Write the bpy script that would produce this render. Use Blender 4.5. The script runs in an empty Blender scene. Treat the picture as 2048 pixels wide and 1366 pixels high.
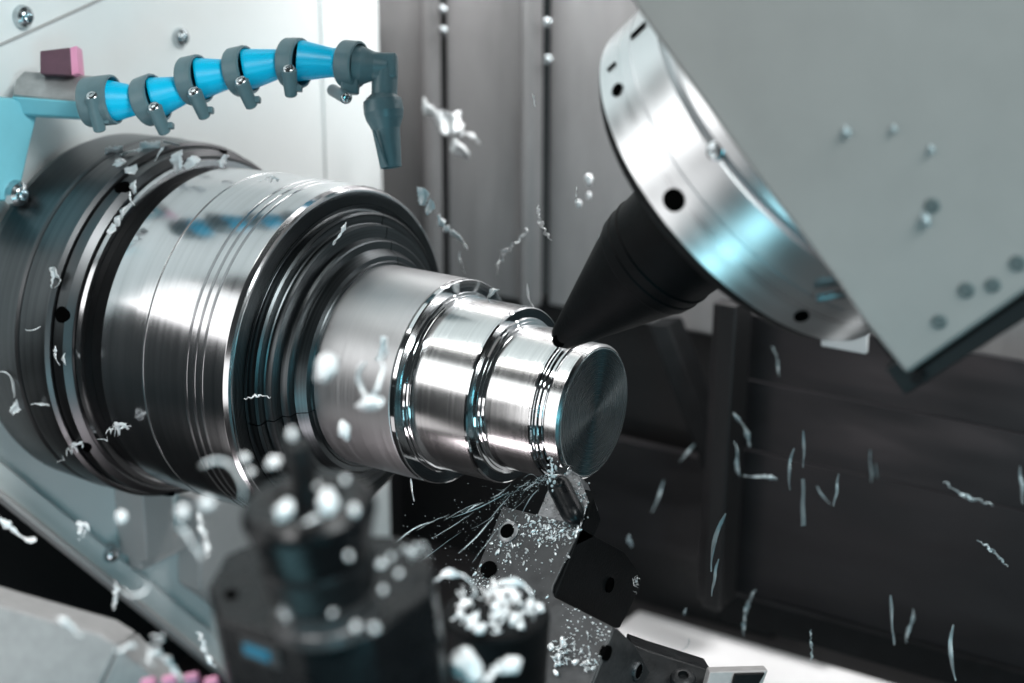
import bpy, bmesh, math, random
from mathutils import Vector, Matrix, Quaternion, noise
S = bpy.context.scene
COL = S.collection
rnd = random.Random(7)
V = Vector

# ---------------------------------------------------------------- camera
LENS = 60.0
FPX = LENS / 36 * 2048
AZ, TH = math.radians(56.4), math.radians(17.8)
H = 1.0                                             # spindle height
RGT = V((math.sin(AZ), math.cos(AZ), 0))
_f = V((-math.cos(AZ), math.sin(AZ), 0))
FWD = (_f * math.cos(TH) + V((0, 0, -math.sin(TH)))).normalized()
UP = RGT.cross(FWD)
DF = FPX * 0.030 / 127
CAMP = V((0, 0, H)) - DF * (FWD + RGT * ((1190 - 1024) / FPX) + UP * ((683 - 825) / FPX))
cd = bpy.data.cameras.new('camera'); cam = bpy.data.objects.new('camera', cd); COL.objects.link(cam)
cd.lens = LENS; cd.sensor_width = 36; cd.clip_start = 0.02; cd.clip_end = 50
cam.matrix_world = Matrix(((RGT.x, UP.x, -FWD.x, CAMP.x), (RGT.y, UP.y, -FWD.y, CAMP.y), (RGT.z, UP.z, -FWD.z, CAMP.z), (0, 0, 0, 1)))
cd.dof.use_dof = True; cd.dof.focus_distance = DF - 0.003; cd.dof.aperture_fstop = 5.6
S.camera = cam
# ---------------------------------------------------------------- world, lamps, exposure
w = bpy.data.worlds.new('World'); S.world = w; w.use_nodes = True
bg = w.node_tree.nodes['Background']; bg.inputs[0].default_value = (0.62, 0.72, 0.75, 1); bg.inputs[1].default_value = 0.045
def area(name, loc, target, sx, sy, power, col=(1, 1, 1)):
    d = bpy.data.lights.new(name, 'AREA'); d.shape = 'RECTANGLE'; d.size = sx; d.size_y = sy; d.energy = power; d.color = col
    o = bpy.data.objects.new(name, d); COL.objects.link(o); o.location = loc
    o.rotation_euler = (V(target) - V(loc)).to_track_quat('-Z', 'Y').to_euler(); return o
area('work_lamp', (-0.75, 0.05, 2.05), (-0.15, 0, 1.0), 1.1, 0.7, 22, (1, 0.985, 0.97))
area('upper_fill', (-0.95, -1.15, 1.72), (-0.15, 0, 1.0), 0.9, 0.5, 2.8, (0.97, 1, 1))  # unseen lamp added for mid-tone reflections on the cylinders
area('front_fill', (-0.85, -1.05, 1.20), (-0.05, 0, 1.05), 0.9, 0.5, 3.6, (1, 0.99, 0.99))  # added so the drum reflects white and the shaft grey
area('band_fill', (-0.15, -0.45, 0.97), (-0.15, 0, 0.99), 0.24, 0.20, 0.28, (1, 0.99, 0.99))  # close unseen lamp added for the grey middle band on the shaft
area('cyan_fill', (0.95, -0.9, 1.05), (0, 0, 1.0), 0.12, 0.34, 2.6, (0.22, 0.82, 1.0))  # tinted lamp added for the cyan highlights
area('low_cyan_fill', (0.06, -0.50, 0.76), (0.1, -0.09, 1.11), 0.26, 0.12, 0.34, (0.42, 0.88, 1.0))  # added to lay a cyan reflection on the drum
area('chuck_low_fill', (-0.42, -0.25, 0.705), (-0.2, 0, 1.0), 0.30, 0.22, 0.16, (1, 0.97, 0.97))  # dim fill added for the grey lower band on the chuck
area('side_lamp', (0.75, -0.35, 1.85), (-0.3, 0.1, 1.1), 0.5, 0.4, 14, (0.95, 1, 1))
area('shaft_low_fill', (-0.13, -0.23, 0.73), (-0.03, 0, 1.0), 0.22, 0.06, 0.26, (1.0, 0.90, 0.93))  # unseen lamp added for the bright lower band on the shaft
area('wall_fill', (-0.02, 0.27, 1.285), (-0.02, 0.36, 1.10), 0.7, 0.04, 2.3, (1, 0.99, 0.99))  # added to wash the top of the back wall with light
S.view_settings.view_transform = 'Standard'; S.view_settings.look = 'None'
S.view_settings.exposure = 0.0; S.view_settings.gamma = 1.0; S.view_settings.use_curve_mapping = False
S.cycles.use_denoising = True
S.cycles.max_bounces = 8

d = bpy.data.lights.new('tray_fill', 'SPOT'); d.energy = 40; d.spot_size = math.radians(20); d.spot_blend = .6; d.shadow_soft_size = .06  # spot added to brighten the pale tray
d2 = bpy.data.lights.new('post_fill', 'SPOT'); d2.energy = 20; d2.spot_size = math.radians(17); d2.spot_blend = .8; d2.shadow_soft_size = .04  # spot added to brighten the chips on the near tool
POSTL = bpy.data.objects.new('post_fill', d2); COL.objects.link(POSTL)
TRAY = bpy.data.objects.new('tray_fill', d); COL.objects.link(TRAY)
# ---------------------------------------------------------------- pixel -> place
def P(px, py, d): return CAMP + d * (FWD + RGT * ((px - 1024) / FPX) + UP * ((683 - py) / FPX))
def PL(px, py, p0, n):
    r = FWD + RGT * ((px - 1024) / FPX) + UP * ((683 - py) / FPX); p0 = V(p0); n = V(n)
    return CAMP + r * ((p0 - CAMP).dot(n) / r.dot(n))
X, Y, Z = V((1, 0, 0)), V((0, 1, 0)), V((0, 0, 1))
POSTL.location = (0.0, -0.95, 1.75); POSTL.rotation_euler = (P(660, 1080, .5) - POSTL.location).to_track_quat('-Z', 'Y').to_euler()

# ---------------------------------------------------------------- materials
def mat(name, col, rough=0.5, metal=0.0, var=0.0, vscale=30, bump=0.0, bscale=200, spec=0.5, rvar=0.0, trans=0.0, coat=0.0, spots=None, stretch=(1,1,1)):
    m = bpy.data.materials.new(name); m.use_nodes = True; nt = m.node_tree; b = nt.nodes['Principled BSDF']
    b.inputs['Base Color'].default_value = (*col, 1); b.inputs['Roughness'].default_value = rough; b.inputs['Metallic'].default_value = metal
    b.inputs['Specular IOR Level'].default_value = spec; b.inputs['Coat Weight'].default_value = coat
    b.inputs['Transmission Weight'].default_value = trans
    tc = nt.nodes.new('ShaderNodeTexCoord'); mp = nt.nodes.new('ShaderNodeMapping'); mp.inputs['Scale'].default_value = stretch
    nt.links.new(tc.outputs['Object'], mp.inputs[0]); out = mp.outputs[0]
    if var or rvar:
        n = nt.nodes.new('ShaderNodeTexNoise'); n.inputs['Scale'].default_value = vscale; n.inputs['Detail'].default_value = 6; n.inputs['Roughness'].default_value = 0.65
        nt.links.new(out, n.inputs['Vector'])
        r = nt.nodes.new('ShaderNodeMapRange'); r.inputs['From Min'].default_value = 0.3; r.inputs['From Max'].default_value = 0.7
        r.inputs['To Min'].default_value = 1 - var; r.inputs['To Max'].default_value = 1 + var * 0.6
        nt.links.new(n.outputs['Fac'], r.inputs['Value'])
        mx = nt.nodes.new('ShaderNodeVectorMath'); mx.operation = 'SCALE'; mx.inputs[0].default_value = col
        nt.links.new(r.outputs[0], mx.inputs['Scale']); nt.links.new(mx.outputs[0], b.inputs['Base Color'])
        if rvar:
            n2 = nt.nodes.new('ShaderNodeTexNoise'); n2.inputs['Scale'].default_value = vscale * 2.3; n2.inputs['Detail'].default_value = 5
            nt.links.new(out, n2.inputs['Vector'])
            r2 = nt.nodes.new('ShaderNodeMapRange'); r2.inputs['From Min'].default_value = 0.3; r2.inputs['From Max'].default_value = 0.7
            r2.inputs['To Min'].default_value = max(0.03, rough - rvar); r2.inputs['To Max'].default_value = rough + rvar
            nt.links.new(n2.outputs['Fac'], r2.inputs['Value']); nt.links.new(r2.outputs[0], b.inputs['Roughness'])
    if bump:
        n = nt.nodes.new('ShaderNodeTexNoise'); n.inputs['Scale'].default_value = bscale; n.inputs['Detail'].default_value = 4
        nt.links.new(out, n.inputs['Vector'])
        bp = nt.nodes.new('ShaderNodeBump'); bp.inputs['Strength'].default_value = bump; bp.inputs['Distance'].default_value = 0.001
        nt.links.new(n.outputs['Fac'], bp.inputs['Height']); nt.links.new(bp.outputs[0], b.inputs['Normal'])
    return m
def turned(name, col, rough=0.2, aniso=0.7, ring=900, amp=0.15, bump=0.05, metal=1.0):
    """lathe-turned metal: fine rings about the object's local X axis"""
    m = bpy.data.materials.new(name); m.use_nodes = True; nt = m.node_tree; b = nt.nodes['Principled BSDF']; L = nt.links.new
    b.inputs['Metallic'].default_value = metal; b.inputs['Anisotropic'].default_value = aniso
    tg = nt.nodes.new('ShaderNodeTangent'); tg.direction_type = 'RADIAL'; tg.axis = 'X'; L(tg.outputs[0], b.inputs['Tangent'])
    tc = nt.nodes.new('ShaderNodeTexCoord'); sp = nt.nodes.new('ShaderNodeSeparateXYZ'); L(tc.outputs['Object'], sp.inputs[0])
    yz = nt.nodes.new('ShaderNodeCombineXYZ'); L(sp.outputs['Y'], yz.inputs[0]); L(sp.outputs['Z'], yz.inputs[1])
    ln = nt.nodes.new('ShaderNodeVectorMath'); ln.operation = 'LENGTH'; L(yz.outputs[0], ln.inputs[0])
    ad = nt.nodes.new('ShaderNodeMath'); ad.operation = 'ADD'; L(sp.outputs['X'], ad.inputs[0]); L(ln.outputs['Value'], ad.inputs[1])
    n = nt.nodes.new('ShaderNodeTexNoise'); n.noise_dimensions = '1D'; n.inputs['Scale'].default_value = ring; n.inputs['Detail'].default_value = 5; n.inputs['Roughness'].default_value = 0.75
    L(ad.outputs[0], n.inputs['W'])
    n3 = nt.nodes.new('ShaderNodeTexNoise'); n3.inputs['Scale'].default_value = 35; n3.inputs['Detail'].default_value = 5; L(tc.outputs['Object'], n3.inputs['Vector'])
    mu = nt.nodes.new('ShaderNodeMath'); mu.operation = 'MULTIPLY_ADD'; L(n3.outputs['Fac'], mu.inputs[0]); mu.inputs[1].default_value = 0.25; L(n.outputs['Fac'], mu.inputs[2])
    r = nt.nodes.new('ShaderNodeMapRange'); r.inputs['From Min'].default_value = 0.42; r.inputs['From Max'].default_value = 0.82
    r.inputs['To Min'].default_value = 1 - amp; r.inputs['To Max'].default_value = 1 + amp * .5; L(mu.outputs[0], r.inputs['Value'])
    mx = nt.nodes.new('ShaderNodeVectorMath'); mx.operation = 'SCALE'; mx.inputs[0].default_value = col; L(r.outputs[0], mx.inputs['Scale']); L(mx.outputs[0], b.inputs['Base Color'])
    r2 = nt.nodes.new('ShaderNodeMapRange'); r2.inputs['From Min'].default_value = 0.3; r2.inputs['From Max'].default_value = 0.7
    r2.inputs['To Min'].default_value = rough * 0.88; r2.inputs['To Max'].default_value = rough * 1.15; L(n.outputs['Fac'], r2.inputs['Value']); L(r2.outputs[0], b.inputs['Roughness'])
    bp = nt.nodes.new('ShaderNodeBump'); bp.inputs['Strength'].default_value = bump; bp.inputs['Distance'].default_value = 0.0004
    L(n.outputs['Fac'], bp.inputs['Height']); L(bp.outputs[0], b.inputs['Normal'])
    return m
M = dict(
    polish=turned('polished_turned_steel', (0.82, 0.82, 0.82), 0.17, 0.5, 420, 0.14, 0.006),
    land=turned('bright_step_steel', (0.82, 0.83, 0.84), 0.07, 0.2, 500, 0.12, 0.04),
    face=turned('faced_steel', (0.60, 0.66, 0.67), 0.26, 0.9, 1500, 0.06, 0.006),
    matte=turned('matt_turned_steel', (0.52, 0.52, 0.525), 0.38, 0.3, 300, 0.05, 0.006),
    chuck=turned('chuck_steel', (0.62, 0.62, 0.63), 0.17, 0.35, 160, 0.12, 0.006),
    chuckface=turned('chuck_face_steel', (0.10, 0.11, 0.115), 0.30, 0.5, 400, 0.35, 0.05),
    plate=turned('dark_flange_steel', (0.12, 0.122, 0.126), 0.34, 0.2, 200, 0.25, 0.02),
    drum=turned('ground_drum_steel', (0.78, 0.80, 0.81), 0.30, 0.2, 120, 0.02, 0.0),
    black=mat('black_oxide_steel', (0.009, 0.010, 0.011), 0.42, 0.0, 0.3, 60, 0.15, 900, rvar=0.1, spec=0.28),
    blackmat=mat('black_matt_steel', (0.0045, 0.005, 0.0055), 0.55, 0.0, 0.4, 80, 0.2, 900, spec=0.10),
    tool=mat('dark_ground_steel', (0.062, 0.063, 0.065), 0.42, 0.5, 0.35, 90, 0.10, 700, rvar=0.12),
    toolbright=mat('worn_tool_steel', (0.30, 0.31, 0.32), 0.35, 0.9, 0.5, 140, 0.2, 900, rvar=0.12),
    white=mat('white_machine_paint', (0.79, 0.82, 0.815), 0.42, 0, 0.045, 9, 0.06, 700, rvar=0.06),
    rim=mat('grey_rim_paint', (0.43, 0.42, 0.415), 0.45, 0, 0.1, 14, 0.05, 500),
    head=mat('grey_green_machine_paint', (0.385, 0.368, 0.352), 0.42, 0, 0.07, 26, 0.10, 1500, rvar=0.06),
    wall=mat('brushed_stainless_wall', (0.275, 0.272, 0.274), 0.44, 0.35, 0.25, 7, 0.05, 300, rvar=0.08, stretch=(3, 3, 0.7)),
    darkwall=mat('dark_reflection_steel', (0.017, 0.016, 0.0175), 0.42, 0.35, 0.4, 8, 0.08, 200, rvar=0.1, stretch=(0.6, 1, 2.4)),  # dark reflections of the stainless are put into this base colour
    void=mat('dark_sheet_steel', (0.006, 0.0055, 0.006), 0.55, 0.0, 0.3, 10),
    tray=mat('pale_tray_paint', (0.72, 0.71, 0.71), 0.4, 0, 0.08, 12, 0.05, 200),
    blue=mat('bright_blue_plastic', (0.0, 0.60, 0.95), 0.32, 0, 0.06, 60, 0.03, 900, spec=0.5),
    teal=mat('grey_teal_plastic', (0.12, 0.205, 0.23), 0.36, 0, 0.15, 90, 0.06, 700, spec=0.55),
    cyanp=mat('cyan_reflection_metal', (0.22, 0.60, 0.70), 0.38, 0, 0.06, 30),  # cyan reflection on the arm painted in as base colour
    pink=mat('pink_plastic', (0.78, 0.32, 0.50), 0.45, 0, 0.08, 60, 0.05, 500),
    plum=mat('dark_plum_plastic', (0.13, 0.065, 0.09), 0.5, 0, 0.15, 90, 0.05, 500),
    bar=mat('worn_grey_metal', (0.42, 0.43, 0.43), 0.40, 0.5, 0.35, 50, 0.1, 500, rvar=0.1),
    screw=mat('screw_steel', (0.55, 0.60, 0.62), 0.22, 1.0, 0.3, 300),
    hole=mat('recess_shade', (0.002, 0.002, 0.002), 1.0, spec=0.0),  # darkness of holes and slots painted as flat black
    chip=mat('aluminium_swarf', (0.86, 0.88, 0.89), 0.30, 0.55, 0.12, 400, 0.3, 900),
    chipfg=mat('glint_wet_swarf', (0.95, 0.97, 0.98), 0.18, 0.0, 0, 10, coat=0.6),  # whitened base carries the bright glints of the dimly lit near chips
    post=mat('dark_tool_post_steel', (0.006, 0.007, 0.008), 0.30, 0.0, 0.35, 90, 0.08, 500, rvar=0.1, spec=0.22),
    dimple=mat('dimple_shade', (0.12, 0.145, 0.145), 0.5),  # dimple recesses shaded by a darker base colour
    chipdim=mat('dimmed_swarf', (0.36, 0.43, 0.45), 0.34, 0.6, 0.25, 400, 0.3, 900),  # darker copy of the swarf, dimness put into its colour
    cast=mat('grey_cast_housing', (0.33, 0.32, 0.318), 0.5, 0, 0.14, 200, 0.15, 900),
    label=mat('blue_label', (0.0, 0.17, 0.28), 0.4, 0, 0.1, 60),
    water=mat('coolant_droplets', (0.75, 0.85, 0.88), 0.12, 0.3, 0, 10, 0),
)

# ---------------------------------------------------------------- mesh helpers
def link(name, bm, m, parent=None, origin=None, smooth=35, bevel=0, frame=None, segs=2):
    """ONE mesh object.  frame: matrix whose inverse the world-space mesh is stored in"""
    me = bpy.data.meshes.new(name)
    bmesh.ops.recalc_face_normals(bm, faces=bm.faces)
    fm = frame.copy() if frame is not None else Matrix.Translation(origin if origin is not None else (sum((v.co for v in bm.verts), V()) / len(bm.verts)))
    bmesh.ops.transform(bm, matrix=fm.inverted(), verts=bm.verts)
    bm.to_mesh(me); bm.free()
    for p in me.polygons: p.use_smooth = True
    me.set_sharp_from_angle(angle=math.radians(smooth))
    for mm in (m if isinstance(m, (list, tuple)) else [m]): me.materials.append(mm)
    o = bpy.data.objects.new(name, me); COL.objects.link(o); o.matrix_world = fm
    if parent is not None:
        o.parent = parent; o.matrix_parent_inverse = MW[parent.name].inverted()
    MW[o.name] = fm.copy()
    if bevel:
        b = o.modifiers.new('bevel', 'BEVEL'); b.width = bevel; b.segments = segs; b.limit_method = 'ANGLE'; b.angle_limit = math.radians(30); b.harden_normals = False
    return o
MW = {}
def tag(o, label=None, cat=None, group=None, kind=None):
    if label: o['label'] = label
    if cat: o['category'] = cat
    if group: o['group'] = group
    if kind: o['kind'] = kind
    return o
def thing(name, loc, label, cat, group=None):
    o = bpy.data.objects.new(name, None); o.empty_display_size = 0.01; COL.objects.link(o); o.location = loc
    MW[o.name] = Matrix.Translation(loc); return tag(o, label, cat, group)
def frame_of(p, ax, ref=None):
    """frame with local X along ax"""
    ax = V(ax).normalized(); ref = V(ref) if ref is not None else (Z if abs(ax.z) < 0.9 else Y)
    y = (ref - ax * ref.dot(ax)).normalized(); z = ax.cross(y); p = V(p)
    return Matrix(((ax.x, y.x, z.x, p.x), (ax.y, y.y, z.y, p.y), (ax.z, y.z, z.z, p.z), (0, 0, 0, 1)))
def lathe(bm, fr, prof, n=96, a0=0, a1=2 * math.pi, closed=True):
    """profile of (x, r) about the frame's X"""
    full = abs(a1 - a0 - 2 * math.pi) < 1e-6; rows = []
    pp_ = [prof[0]]
    for (x0_, r0_), (x1_, r1_) in zip(prof, prof[1:]):          # support loops keep long flats flat
        d_ = math.hypot(x1_ - x0_, r1_ - r0_)
        if d_ > .0016:
            k_ = .00025 / d_
            if r0_ > 1e-7: pp_.append((x0_ + (x1_ - x0_) * k_, r0_ + (r1_ - r0_) * k_))
            if r1_ > 1e-7: pp_.append((x1_ - (x1_ - x0_) * k_, r1_ - (r1_ - r0_) * k_))
        pp_.append((x1_, r1_))
    prof = pp_
    for x, r in prof:
        if r < 1e-7 and full: rows.append([bm.verts.new(fr @ V((x, 0, 0)))]); continue
        k = n if full else n + 1
        rows.append([bm.verts.new(fr @ V((x, r * math.cos(a0 + (a1 - a0) * i / n), r * math.sin(a0 + (a1 - a0) * i / n)))) for i in range(k)])
    for A, B in zip(rows, rows[1:]):
        for i in range(n):
            j = (i + 1) % n if full else i + 1
            if len(A) == 1 and len(B) == 1: continue
            if len(A) == 1: bm.faces.new((A[0], B[i], B[j]))
            elif len(B) == 1: bm.faces.new((A[i], A[j], B[0]))
            else: bm.faces.new((A[i], A[j], B[j], B[i]))
    if not full:
        for k in (0, -1):
            try: bm.faces.new([r[k] for r in rows])
            except ValueError: pass
    return bm
def cyl(p, q, r, r2=None, n=24, ch=0.0, bm=None):
    p, q = V(p), V(q); L_ = (q - p).length; r2 = r if r2 is None else r2; fr = frame_of(p, q - p)
    pr = [(0, 0), (0, r - ch), (ch, r), (L_ - ch, r2), (L_, r2 - ch), (L_, 0)] if ch else [(0, 0), (0, r), (L_, r2), (L_, 0)]
    return lathe(bm or bmesh.new(), fr, pr, n)
def prism(pts, ext, bm=None):
    bm = bm or bmesh.new(); a = [bm.verts.new(V(p)) for p in pts]; b = [bm.verts.new(V(p) + V(ext)) for p in pts]
    bm.faces.new(a); bm.faces.new(b[::-1]); k = len(pts)
    for i in range(k): bm.faces.new((a[i], b[i], b[(i + 1) % k], a[(i + 1) % k]))
    return bm
def box(c, ax, ay, az, bm=None):
    """centre and three half-extent vectors"""
    c, ax, ay, az = V(c), V(ax), V(ay), V(az)
    return prism([c - ax - ay - az, c + ax - ay - az, c + ax + ay - az, c - ax + ay - az], az * 2, bm)
def tube(pts, rad, bm=None, n=10, caps=True, flat=1.0):
    bm = bm or bmesh.new(); pts = [V(p) for p in pts]; rows = []; ref = None
    for i, p in enumerate(pts):
        t = (pts[min(i + 1, len(pts) - 1)] - pts[max(i - 1, 0)]).normalized()
        if ref is None: ref = t.orthogonal().normalized()
        ref = (ref - t * ref.dot(t)).normalized(); s = t.cross(ref); r = rad(i / (len(pts) - 1)) if callable(rad) else rad
        rows.append([bm.verts.new(p + (ref * math.cos(a) + s * math.sin(a) * flat) * r) for a in (2 * math.pi * k / n for k in range(n))])
    for A, B in zip(rows, rows[1:]):
        for i in range(n): bm.faces.new((A[i], A[(i + 1) % n], B[(i + 1) % n], B[i]))
    if caps: bm.faces.new(rows[0]); bm.faces.new(rows[-1][::-1])
    return bm
def arc_pts(c, u, v, r, a0, a1, n): return [V(c) + (V(u) * math.cos(a) + V(v) * math.sin(a)) * r for a in (a0 + (a1 - a0) * i / n for i in range(n + 1))]
def screw(p, nrm, r, parent, recess=True, m='screw', dome=0.45, label=None):
    """dome-head socket screw: head with its recess cut in the profile"""
    fr = frame_of(p, nrm); bm = bmesh.new(); h = r * dome
    pr = [(-r * .2, 0), (-r * .2, r), (0, r), (h * .55, r * .88), (h * .9, r * .62), (h, r * .42)]
    pr += [(h * .2, r * .36), (h * .2, 0)] if recess else [(h * 1.05, 0)]
    lathe(bm, fr, pr, 24); o = link('screw', bm, M[m], parent, frame=fr)
    if label: o['label'] = label
    return o
def hole(name, p, nrm, r, parent, deep=0.0006, mm='hole', ring=None):
    """a flat black disc for the darkness of a bore, with an optional rim ring, set 0.4 mm proud of its surface"""
    fr = frame_of(p, nrm); bm = lathe(bmesh.new(), fr, [(-0.002, 0), (-0.002, r), (deep, r), (deep, 0)], 28)
    o = link(name, bm, M[mm], parent, frame=fr)
    if ring:
        bm = lathe(bmesh.new(), fr, [(-0.001, r * 1.0), (-0.001, r * ring), (deep * .7, r * ring), (deep * 1.4, r * (ring + 1) / 2), (deep * 1.6, r * 1.0), (-0.001, r)], 28)
        link('counterbore_rim', bm, M['toolbright'], o, frame=fr)
    return o

AXF = frame_of((0, 0, H), X, Z)                      # spindle frame; x = -s
def ax_lathe(name, prof, m, parent, n=160, a0=0, a1=2 * math.pi, smooth=22):
    return link(name, lathe(bmesh.new(), AXF, [(-s, r) for s, r in prof], n, a0, a1), m, parent, frame=AXF, smooth=smooth)

# ================================================================ SETTING
XP = -0.334                                          # headstock panel plane (normal +X)
pn = X
def pp(px, py, off=0.0): return PL(px, py, (XP + off, 0, 0), X)
YE = pp(742, 250).y                                  # right edge of the panel
YW = YE + 0.10                                       # back wall
def wp(px, py, off=0.0): return PL(px, py, (0, YW + off, 0), Y)
# tray floor, shade and dark reflections put into its near black colour
FZ = wp(1500, 1175).z - 0.045
bm = prism([V((-0.9, -1.2, FZ)), V((1.2, -1.2, FZ)), V((1.2, YW + 0.3, FZ)), V((-0.9, YW + 0.3, FZ))], (0, 0, -0.01))
tag(link('floor', bm, M['void']), kind='structure')
tx, ty = PL(1200, 1290, (0, 0, FZ), Z), PL(1240, 1430, (0, 0, FZ), Z)
bm = prism([V((tx.x, ty.y, FZ + .004)), V((1.2, ty.y, FZ + .004)), V((1.2, YW - .003, FZ + .004)), V((tx.x, YW - .003, FZ + .004))], (0, 0, -.003))
tag(link('chip_tray', bm, M['tray'], bevel=.001), 'pale brightly lit tray at the bottom right behind the tool block', 'tray')
tq = PL(1430, 1270, (0, 0, FZ), Z); TRAY.location = V((tq.x + .1, tq.y - .05, 1.75)); d.energy = 40; TRAY.rotation_euler = (tq - TRAY.location).to_track_quat('-Z', 'Y').to_euler()
print('TRAY', tq, TRAY.location, 'FZ', FZ, 'YE', YE, 'YW', YW)
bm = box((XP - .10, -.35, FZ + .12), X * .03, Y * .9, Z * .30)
tag(link('void_backing', bm, M['void'], bevel=.002), 'near black sheet added for the dark void below the slanted rim of the white panel', 'backing sheet')  # dark box added where only a black void shows

# headstock panel
t = thing('headstock_panel', (XP, YE - 0.3, FZ), 'large white painted headstock panel with dome screws behind the chuck', 'machine panel')
lo = [pp(-150, 862), pp(470, 1362)]
zt = H + 0.75
pts = [V((XP, pp(-400, 300).y, zt)), V((XP, YE, zt)), V((XP, YE, lo[1].z - 0.12)), lo[1], lo[0], V((XP, pp(-400, 300).y, lo[0].z + 0.1))]
link('panel_sheet', prism(pts, (-0.02, 0, 0)), M['white'], t, bevel=0.002)
# slanted rim along the lower edge
a, b, c2, d2 = pp(-150, 862, .004), pp(470, 1362, .004), pp(470, 1300, .004), pp(-150, 800, .004)
link('lower_rim', prism([a, b, c2, d2], (-0.003, 0, 0)), M['white'], t, bevel=0.0012)
a, b, c2, d2 = pp(-160, 866, .012), pp(480, 1376, .012), pp(480, 1362, .012), pp(-160, 852, .012)
link('edge_trim', prism([a, b, c2, d2], (-0.012, 0, 0)), M['rim'], t, bevel=0.001)
# seam line at upper left (gap between two sheets)
a, b = pp(-40, 108, .0006), pp(330, -60, .0006)
link('panel_seam', box((a + b) / 2, (b - a) / 2, X * 0.0005, Z * 0.0007), M['rim'], t)
a, b = pp(655, 380, .0008), pp(655, -120, .0008)
link('panel_fold', box((a + b) / 2 + Y * 0.024, Y * 0.030, X * 0.0012, Z * 0.6), M['white'], t, bevel=0.001)
for px, py, r in ((45, 33, .0062), (360, 75, .0056), (33, 387, .0072), (222, 1108, .0052)):
    screw(pp(px, py, .001 if py < 1000 and px != 33 else .005 if px != 33 else .021), X, r, t, recess=(py != 1108), dome=0.8)
# black strip put in for the dark gap between panel and wall
bm = box((XP - 0.01, YE + 0.008, H), X * 0.006, Y * 0.0062, Z * 0.75)
tag(link('dark_gap_strip', bm, M['blackmat'], bevel=0.001), 'narrow black strip standing in for the dark gap along the right edge of the white panel', 'gap strip')
# bracket plates below the chuck, in front of the panel
t2 = thing('guide_bracket', pp(290, 1040, .03), 'pale grey square guide block on the panel below the chuck', 'bracket')
link('block', box(pp(290, 1035, .012), X * .012, Y * .012, Z * .022), M['rim'], t2, bevel=0.001)
link('foot', box(pp(350, 1080, .006), X * .006, Y * .035, Z * .006), M['rim'], t2, bevel=0.001)
bm = prism([pp(400, 1000, .02), pp(500, 1000, .02), pp(520, 1110, .02), pp(470, 1230, .02), pp(400, 1180, .02)], (-0.02, 0, 0))
tag(link('way_wiper', bm, M['rim'], bevel=0.002), 'pale angular wiper plate behind the blurred tool post', 'wiper')

# back wall: upper stainless sheets with folds
t = thing('back_wall', ((wp(900, 400)).x, YW, H), 'grey stainless splash wall with vertical folds behind the work', 'wall')
XL = wp(700, 300).x - 0.25
zb = wp(1100, 612).z
def sheet(x0, x1, z0, z1, y, m, nm, par, bev=0.003, th=0.004):
    return link(nm, box(((x0 + x1) / 2, y, (z0 + z1) / 2), X * (x1 - x0) / 2, Y * th / 2, Z * (z1 - z0) / 2), m, par, bevel=bev)
xs = [XL] + [wp(p, 300).x for p in (866, 896, 1066, 1096)] + [wp(1500, 300).x + 0.3]
sheet(xs[0], xs[1], zb, H + 0.8, YW, M['wall'], 'wall_sheet', t)
sheet(xs[1] + .0003, xs[2] - .0003, zb, H + 0.8, YW - 0.010, M['wall'], 'fold', t, 0.004, 0.012)
sheet(xs[2], xs[3], zb, H + 0.8, YW, M['wall'], 'wall_sheet', t)
sheet(xs[3] + .0003, xs[4] - .0003, zb, H + 0.8, YW - 0.012, M['wall'], 'fold', t, 0.004, 0.016)
sheet(xs[4], xs[5] + 0.5, zb, H + 0.8, YW + 0.003, M['wall'], 'wall_sheet', t)
for k, (px, py) in enumerate(((885, 20), (886, 62), (1094, 45), (1096, 120))):
    screw(wp(px, py, -0.018), -Y, .0035, t, recess=False)

# lower right: dark way cover
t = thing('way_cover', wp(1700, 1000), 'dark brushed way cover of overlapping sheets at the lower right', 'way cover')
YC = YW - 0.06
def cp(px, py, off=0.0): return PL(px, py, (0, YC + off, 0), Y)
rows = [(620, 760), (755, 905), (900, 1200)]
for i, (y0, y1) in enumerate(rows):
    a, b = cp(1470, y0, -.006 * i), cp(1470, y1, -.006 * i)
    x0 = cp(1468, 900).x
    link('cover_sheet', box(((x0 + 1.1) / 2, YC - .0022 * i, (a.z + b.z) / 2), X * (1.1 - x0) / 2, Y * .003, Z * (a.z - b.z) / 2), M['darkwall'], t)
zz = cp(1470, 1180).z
link('shadow_band', box((0.6, YC - .012, zz - .006), X * (0.6 - x0), Y * .003, Z * .010), M['blackmat'], t)  # black strip put in for the shadow band under the cover
# bar in front of the way cover's left end
a, b = cp(1472, 600, -.03), cp(1438, 1205, -.03)
bm = box((a + b) / 2, X * .006, Y * .012, (a - b) / 2)
t3 = thing('guard_post', b, 'upright dark steel post left of the way cover', 'post')
link('post', bm, M['void'], t3, bevel=0.001)
bm = box((a + b) / 2 - X * .0095, X * .0032, Y * .006, (a - b) / 2 * .98)
link('post_flange', bm, M['darkwall'], t3, bevel=0.001)
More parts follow.
